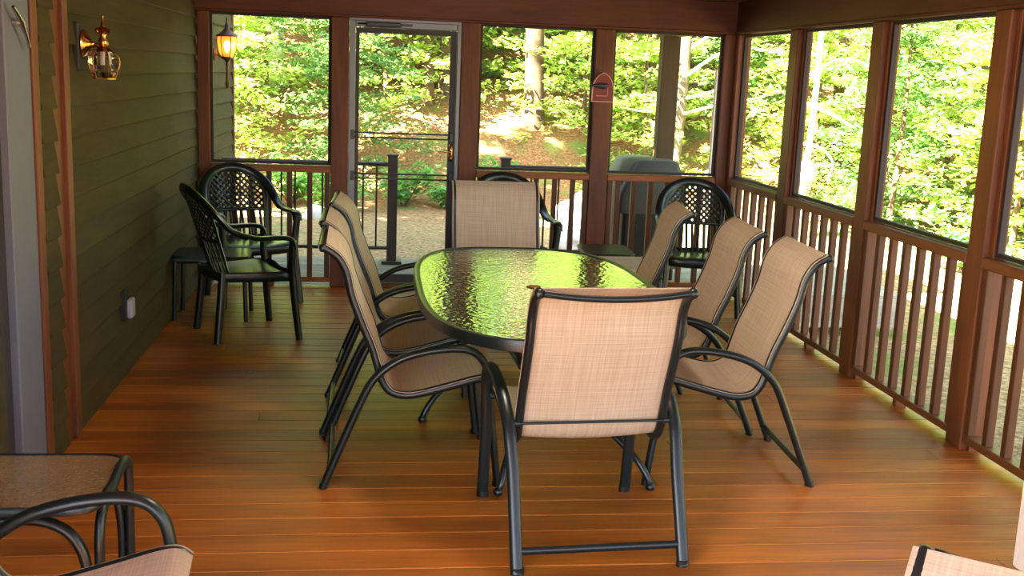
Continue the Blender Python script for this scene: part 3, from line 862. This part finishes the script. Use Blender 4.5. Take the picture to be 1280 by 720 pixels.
for sx in (-1, 1):
    for sy in (-1, 1): MB().tube([(sx*.22, sy*.19, 0), (sx*.22, sy*.19, .12)], .018, seg=8).build('leg', M['bar'], g)
pp = tag(MB().tube([(4.03, .6, -.03), (4.03, .6, 1.72)], .016, seg=10).build('white_pole', M['white'], None, True), 'slim white pole outside by the back corner post', 'pole')

# ------------------------------------------------------------------ terrain
def ground_z(x, y):
    d = max(0, y-8.0, (x-9.5)*.9)
    z = -.38+.36*d*min(1, d/2.5)
    z += .10*noise.noise(Vector((x*.3, y*.3, 0)))*min(1, max(0, (max(y-3, x-7))/3))
    return z
m = MB(); x0, x1, y0, y1, s = -14, 30, -14, 34, .5
nx, ny = int((x1-x0)/s), int((y1-y0)/s)
for i in range(nx+1):
    for j in range(ny+1):
        X, Y = x0+i*s, y0+j*s
        m.v.append((X, Y, ground_z(X, Y)+.03*noise.noise(Vector((X*1.7, Y*1.7, 3)))))
for i in range(nx):
    for j in range(ny):
        a = i*(ny+1)+j; m.f.append((a, a+ny+1, a+ny+2, a+1))
struct(m.build('ground', M['ground'], None, True), 'wood chip yard rising into a leaf littered wooded bank', 'ground')

# rocks
def rock(label, x, y, r, sq, seed):
    bm = bmesh.new(); bmesh.ops.create_icosphere(bm, subdivisions=3, radius=1)
    for v in bm.verts:
        f = 1+.35*noise.noise(v.co*1.3+Vector((seed, 0, 0)))+.1*noise.noise(v.co*4+Vector((0, seed, 0)))
        v.co = Vector((v.co.x*r*f, v.co.y*r*f*.9, v.co.z*r*f*sq))
    m = MB(); m.add_bm(bm); o = m.build('rock', M['rock'], None, True); o.location = (x, y, ground_z(x, y)+r*sq*.35)
    tag(o, label, 'rock', 'rocks in the yard')
rock('largest pale rock in the yard, seen between the balusters left of the grill', 4.05, 6.1, .42, .85, 1)
rock('pale low rock in front of the largest rock', 3.75, 4.7, .28, .6, 5)
rock('small pale rock among shrubs beyond the left railing', .55, 6.7, .2, .7, 9)
rock('grey rock at the foot of the bank behind the screen door', 2.4, 8.6, .22, .7, 12)

# ------------------------------------------------------------------ plants
def leaves_mb(clusters, per, size, flat=.35, seed=0):
    rnd = random.Random(seed); m = MB()
    for c, r in clusters:
        for _ in range(per):
            while True:
                q = Vector((rnd.uniform(-1, 1), rnd.uniform(-1, 1), rnd.uniform(-1, 1)))
                if q.length < 1: break
            p = c+Vector((q.x*r, q.y*r, q.z*r*flat))
            n = Vector((rnd.gauss(0, .45), rnd.gauss(0, .45), 1)).normalized()
            a = n.orthogonal().normalized(); a.rotate(Matrix.Rotation(rnd.uniform(0, 6.28), 3, n)); b = n.cross(a)
            l = size*rnd.uniform(.6, 1.3); w = l*.45
            m.v += [tuple(p-a*l), tuple(p-b*w-a*.1*l-n*l*.1), tuple(p+a*l-n*l*.15), tuple(p+b*w-a*.1*l-n*l*.1)]
            k = len(m.v)-4; m.f.append((k, k+1, k+2, k+3))
    return m
def make_tree(name, label, cat, h, zlow, spread, tiers, per, size, mat, bark, trunk_r, seed, flat=.3, branches=True, group=None, lean=(0, 0)):
    rnd = random.Random(seed); t = thing(name, label, cat, (0, 0, 0), 0, group)
    tp = [(lean[0]*z/h+.06*math.sin(z*.9+seed), lean[1]*z/h+.05*math.cos(z*.8+seed), z) for z in [-.3+(h+.3)*i/12 for i in range(13)]]
    m = MB(); m.tube(tp, [trunk_r*(1-.75*i/12) for i in range(13)], None, None, 10); m.build('trunk', bark, t, True)
    cl = []; bm_ = MB()
    for i in range(tiers):
        f = (i+rnd.random()*.6)/tiers; z = zlow+(h-zlow)*f; L = spread*(1-.72*f)*rnd.uniform(.75, 1.15)
        n = rnd.randint(4, 6); a0 = rnd.uniform(0, 6.28)
        cx, cy = lean[0]*z/h, lean[1]*z/h
        for k in range(n):
            a = a0+2*PI*k/n+rnd.uniform(-.3, .3); dr = Vector((math.cos(a), math.sin(a), rnd.uniform(-.22, .05)))
            ns = max(2, int(L/.42))
            for q in range(1, ns+1):
                d = L*q/ns
                cl.append((Vector((cx, cy, z))+dr*d+Vector((rnd.gauss(0, .08), rnd.gauss(0, .08), -.05*d*d*.5)), rnd.uniform(.26, .42)*(1.1-.3*q/ns)))
            if branches: bm_.tube([(cx, cy, z), tuple(Vector((cx, cy, z))+dr*L*.5+Vector((0, 0, -.02*L))), tuple(Vector((cx, cy, z))+dr*L+Vector((0, 0, -.025*L*L)))], [.022, .014, .005], None, None, 5)
    if branches: bm_.build('branches', bark, t)
    if per: 
        f = leaves_mb(cl, per, size, flat, seed).build('foliage', mat, t, recalc=False)
    return t

def place(root, x, y, rz, first, label=None, group=None, scale=1, lift=0):
    loc = (x, y, ground_z(x, y)-.05+lift)
    if first:
        root.location = loc; root.rotation_euler.z = rz; root.scale = (scale,)*3
        if label: root['label'] = label
        if group: root['group'] = group
        return root
    return dup(root, loc, rz, label, group, scale)

GT = 'background trees on the wooded bank'
big = make_tree('added_shade_tree', 'unseen tall leafy tree added beside the house to shade the yard', 'tree', 13, 4.2, 3.3, 16, 40, .12, M['leaf_mid'], M['bark'], .2, 61, .4, True)  # unseen tree added so its crown dapples the sunlit yard
hem = make_tree('evergreen_tree', 'deep green layered evergreen tree on the bank beyond the porch', 'tree', 9, .5, 2.3, 17, 46, .06, M['leaf_dark'], M['bark'], .15, 3, .28, True, GT)
bro = make_tree('leafy_tree', 'light yellow green leafy tree on the bank beyond the porch', 'tree', 8.5, .5, 2.4, 13, 40, .085, M['leaf_light'], M['bark'], .13, 11, .42, True, GT)
mid = make_tree('broadleaf_tree', 'mid green leafy tree on the bank beyond the porch', 'tree', 9, .9, 2.5, 13, 40, .08, M['leaf_mid'], M['bark'], .17, 21, .38, True, GT)
sap = make_tree('evergreen_sapling', 'bushy dark green young evergreen low on the bank', 'sapling', 3.6, .15, 1.5, 12, 52, .05, M['leaf_dark'], M['bark'], .05, 31, .3, False, 'young trees low on the bank')
sal = make_tree('leafy_sapling', 'bushy light green young tree low on the bank', 'sapling', 3.4, .2, 1.5, 11, 50, .065, M['leaf_light'], M['bark'], .045, 41, .35, False, 'young trees low on the bank')
used = set()
def P_(root, x, y, rz, s=1, label=None):
    first = root.name not in used; used.add(root.name)
    return place(root, x, y, rz, first, label or (None if first else root['label']), None if label is None else None, s)
plan = [(bro, -1.6, 12.5, .3, 1.0), (bro, .3, 15.5, 1.9, 1.1), (hem, 1.35, 12.8, .8, 1.0), (mid, -3.2, 15.5, 2.2, 1.1), (hem, 2.9, 14.6, 2.5, 1.15),
        (mid, 2.2, 18.5, 4.1, 1.2), (bro, 4.6, 16.5, 5.0, 1.1), (hem, 6.3, 18.2, .4, 1.2), (mid, 7.0, 14.2, 1.2, 1.0), (bro, 6.2, 11.2, 2.8, .8),
        (hem, 9.3, 15.6, 3.3, 1.15), (bro, 9.2, 10.2, 4.4, .85), (mid, 11.6, 12.2, 5.3, 1.0), (bro, 12.2, 8.6, .9, 1.0), (hem, 10.6, 6.6, 1.6, .8),
        (bro, 12.6, 5.2, 3.9, .95), (bro, 10.9, 3.4, 2.4, .85), (mid, 13.6, 2.4, 4.9, 1.0), (bro, 12.0, .6, .2, .95), (mid, 13.5, -1.4, 1.4, 1.0),
        (hem, 14.8, 6.8, 2.2, 1.1), (mid, 15.5, 10.5, 2.9, 1.2), (bro, 14.5, 14.2, 3.7, 1.2), (hem, 12.0, 18.5, 4.6, 1.25), (bro, -6.0, 14.0, 5.4, 1.0),
        (mid, .2, 21.5, .6, 1.3), (bro, 7.8, 22.0, 1.1, 1.3), (bro, 12.4, -4.0, 2.0, 1.0), (mid, 3.9, 21.8, 2.6, 1.3), (bro, 10.2, 20.5, 3.0, 1.2)]
plan += [(big, -2.2, 4.3, .3, 1.0)]
plan += [(sal, -1.0, 9.6, .2, 1.0), (sap, .95, 9.3, 2.1, .9), (sal, 1.5, 11.6, .6, 1.2), (sal, 3.2, 12.6, 4.0, 1.1),
         (sap, 4.6, 13.2, 5.1, 1.1), (sal, 4.9, 11.0, 2.2, 1.0), (sal, 5.7, 9.6, 1.0, .9), (sap, 7.4, 10.8, .3, 1.1), (sal, 8.3, 8.9, 2.6, 1.0), (sap, 9.2, 8.0, 3.9, 1.0),
         (sap, 8.4, 6.2, 5.6, 1.0), (sal, 9.9, 7.6, .9, 1.1), (sal, 9.4, 4.9, 1.7, 1.1), (sal, 10.2, 2.4, 2.9, 1.15), (sal, 9.6, .9, 3.5, 1.1), (sap, 10.6, -.2, 4.4, 1.0),
         (sal, 10.4, -1.8, 5.2, 1.1), (sal, 11.4, 4.2, .5, 1.2), (sap, 6.6, 13.0, 1.5, 1.2), (sal, 8.4, 13.2, 2.4, 1.2), (sap, -.6, 11.4, 4.7, 1.1), (sal, -2.4, 11.0, 5.5, 1.1), (sal, 2.6, 15.8, 0, 1.3)]
for r, x, y, rz, s in plan: P_(r, x, y, rz, s)

# trunks that stand out
def trunk(name, label, x, y, h, r, mat, lean=(0, 0), seed=0, glare_ball=None, branches=None):
    t = thing(name, label, 'tree trunk', (x, y, ground_z(x, y)-.1))
    pts = [(lean[0]*z+.03*math.sin(z*1.3+seed), lean[1]*z+.03*math.cos(z*1.1+seed), z) for z in [h*i/14 for i in range(15)]]
    m = MB(); m.tube(pts, [r*(1.45-1.2*(i/14)**.35 if i == 0 else 1.08-.5*i/14) for i in range(15)], None, None, 14)
    m.build('trunk', mat, t, True)
    if glare_ball:  # bright glare spot modelled as a ball on the trunk
        bm = bmesh.new(); bmesh.ops.create_icosphere(bm, subdivisions=3, radius=glare_ball[1])
        q = Vector((lean[0]*glare_ball[0], lean[1]*glare_ball[0]-r*.3, glare_ball[0]))
        for v in bm.verts: v.co = v.co*(1+.1*noise.noise(v.co*9))+q
        mm = MB(); mm.add_bm(bm); mm.build('glare_ball', mat, t, True)
    for b in branches or ():
        m = MB(); p = spline(b, 5); n = len(p); m.tube(p, [.03*(1-.75*i/n) for i in range(n)], None, None, 7); m.build('bare_branch', M['branch'], t, True)
    return t
trunk('tree_trunk', 'straight brown trunk behind the far end chair, seen through the middle screen', 4.05, 11.2, 6.5, .17, M['bark'], (0.0, .0), 1)
trunk('tree_trunk', 'thin dark trunk seen through the screen door', 2.25, 11.9, 7, .085, M['bark'], (.01, 0), 2)
trunk('tree_trunk', 'thicker dark trunk seen through the screen door, right of the thin one', 2.62, 12.4, 7, .12, M['bark'], (.005, 0), 3)
trunk('birch_trunk', 'pale trunk high in the screen by the lantern', -.45, 12.6, 7, .13, M['birch'], (0, 0), 4)
trunk('birch_trunk', 'grey trunk with bare side branches right of the tan column', 6.12, 9.2, 7, .12, M['greybark'], (.01, 0), 5, None,
      [[(0, 0, 2.3), (.5, -.1, 2.65), (1.0, -.2, 2.7), (1.6, -.2, 3.0)], [(0, 0, 1.9), (.5, -.2, 2.3), (.9, -.2, 2.45), (1.5, -.3, 2.4)], [(0, 0, 1.6), (.5, -.2, 1.75), (1.1, -.3, 2.1)],
       [(0, 0, 1.35), (.6, -.3, 1.55), (1.3, -.4, 1.7)], [(0, 0, 1.5), (-.5, -.2, 1.4), (-1, -.3, 1.45)]])
trunk('birch_trunk', 'white birch trunk with a round ball of glare behind the first right post', 6.98, 5.95, 6, .042, M['birch'], (.035, 0), 6, (1.0, .15))
trunk('fallen_branch_tree', 'slim tree with curved bare branches behind the corner screen', 7.35, 7.2, 5, .06, M['bark'], (0, 0), 7, None,
      [[(0, 0, 1.9), (.4, -.3, 1.72), (.8, -.4, 1.5), (1.0, -.5, 1.55)], [(0, 0, 1.3), (.25, -.3, 1.25), (.42, -.4, 1.05), (.36, -.4, .8)], [(0, 0, 2.2), (.5, -.2, 2.5), (1, -.3, 2.4)]])

# shrubs
def make_shrub(label, h, w, mat, seed, per=26, size=.07):
    rnd = random.Random(seed); t = thing('shrub', label, 'shrub', (0, 0, 0), 0, 'low shrubs in the yard')
    cl = []; m = MB()
    for i in range(9):
        a = rnd.uniform(0, 6.28); r = w*rnd.uniform(.2, 1); top = Vector((r*math.cos(a), r*math.sin(a), h*rnd.uniform(.5, 1)))
        m.tube([(0, 0, 0), tuple(top*.55+Vector((0, 0, .05))), tuple(top)], [.012, .008, .004], None, None, 5)
        cl += [(top, .2), (top*.7, .16)]
    m.build('stems', M['bark'], t); leaves_mb(cl, per, size, .7, seed).build('foliage', mat, t, recalc=False)
    return t
sh = make_shrub('bushy green shrub at the foot of the bank', .6, .45, M['leaf_shrub'], 5)
SP = [(1.75, 8.1, .1, 1.0, 'low green shrub behind the deck post seen through the screen door'), (2.35, 7.9, 1, .8, 'low green shrub right of the deck post seen through the screen door'),
      (.75, 7.6, 2, .9, 'green shrub beyond the railing left of the screen door'), (.1, 8.2, 3, 1.1, 'green shrub beyond the railing behind the corner green chair'),
      (3.2, 8.9, 4, .9, 'green shrub behind the far end chair at the bank'), (5.1, 8.4, 5, 1, 'green shrub behind the covered grill'),
      (7.9, 3.2, .6, 1.1, 'green shrub beyond the right railing, farther one'), (8.4, .6, 1.6, 1.2, 'green shrub beyond the right railing, middle one'), (7.6, -1.6, 2.6, 1.0, 'green shrub beyond the right railing, nearest one')]
for i, (x, y, rz, s, l) in enumerate(SP): place(sh, x, y, rz, i == 0, l, None, s)

# ------------------------------------------------------------------ light
w = bpy.data.worlds.new('world'); bpy.context.scene.world = w; w.use_nodes = True
nt = w.node_tree; bg = nt.nodes['Background']
sky = nt.nodes.new('ShaderNodeTexSky'); sky.sky_type = 'NISHITA'; sky.sun_disc = False
SUN = Vector((-.52, -.42, .74)).normalized()
sky.sun_elevation = math.asin(SUN.z); sky.sun_rotation = math.atan2(SUN.x, SUN.y)
sky.air_density = 1.0; sky.dust_density = 2.0
nt.links.new(sky.outputs[0], bg.inputs['Color']); bg.inputs['Strength'].default_value = .22
s = bpy.data.lights.new('sun', 'SUN'); s.energy = 17; s.angle = .009; s.color = (1, .95, .86)
so = bpy.data.objects.new('sun', s); C.objects.link(so); so.rotation_euler = SUN.to_track_quat('Z', 'Y').to_euler()
lp = bpy.data.lights.new('lantern_glow', 'POINT'); lp.energy = .5; lp.color = (1, .7, .35); lp.shadow_soft_size = .03
lo = bpy.data.objects.new('lantern_glow', lp); C.objects.link(lo); lo.location = (.3, .87, 1.74)

CLp = thing('added_fill_lamp', 'added unseen fill lamp with white dome over the dining table', 'added lamp', (2.0, -4.25, CEIL))  # added lamp out of view, fill light in place of a camera flash
MB().lathe([(.17, 0), (.175, -.012), (.165, -.03), (.15, -.034)], (0, 0, 0), 'Z', 28).build('added_lamp_base', M['brass'], CLp, True)
dm = plain('added lit dome', (240, 236, 226), .4); dp = dm.node_tree.nodes['Principled BSDF']
dp.inputs['Emission Color'].default_value = rgb((255, 226, 184)); dp.inputs['Emission Strength'].default_value = .8
MB().lathe([(.15, -.034), (.14, -.062), (.1, -.09), (.05, -.103), (.004, -.106)], (0, 0, 0), 'Z', 28).build('added_lamp_dome', dm, CLp, True)
lp2 = bpy.data.lights.new('added_fill_light', 'POINT'); lp2.energy = 7.5; lp2.color = (1, .92, .8); lp2.shadow_soft_size = .12
lo2 = bpy.data.objects.new('added_fill_light', lp2); C.objects.link(lo2); lo2.location = (2.0, -4.25, CEIL-.24)

# ------------------------------------------------------------------ camera
f, pi, ya, ro = 1374.0844, .19145, .131488, .039921
F = Vector((math.sin(ya)*math.cos(pi), math.cos(ya)*math.cos(pi), -math.sin(pi)))
R0 = Vector((math.cos(ya), -math.sin(ya), 0)); U0 = R0.cross(F)
R = R0*math.cos(ro)+U0*math.sin(ro); U = U0*math.cos(ro)-R0*math.sin(ro)
cd = bpy.data.cameras.new('camera'); cam = bpy.data.objects.new('camera', cd); C.objects.link(cam)
cam.matrix_world = Matrix(((R.x, U.x, -F.x, 1.26285), (R.y, U.y, -F.y, -8.19578), (R.z, U.z, -F.z, 1.61375), (0, 0, 0, 1)))
cd.sensor_fit = 'HORIZONTAL'; cd.sensor_width = 36; cd.lens = 36*f/1280; cd.clip_start = .05
sc = bpy.context.scene; sc.camera = cam
sc.view_settings.view_transform = 'Standard'; sc.view_settings.look = 'None'; sc.view_settings.gamma = 1
sc.view_settings.use_curve_mapping = False; sc.view_settings.exposure = 3.0
try:
    sc.cycles.use_denoising = True; sc.cycles.max_bounces = 10; sc.cycles.transparent_max_bounces = 16
except Exception: pass
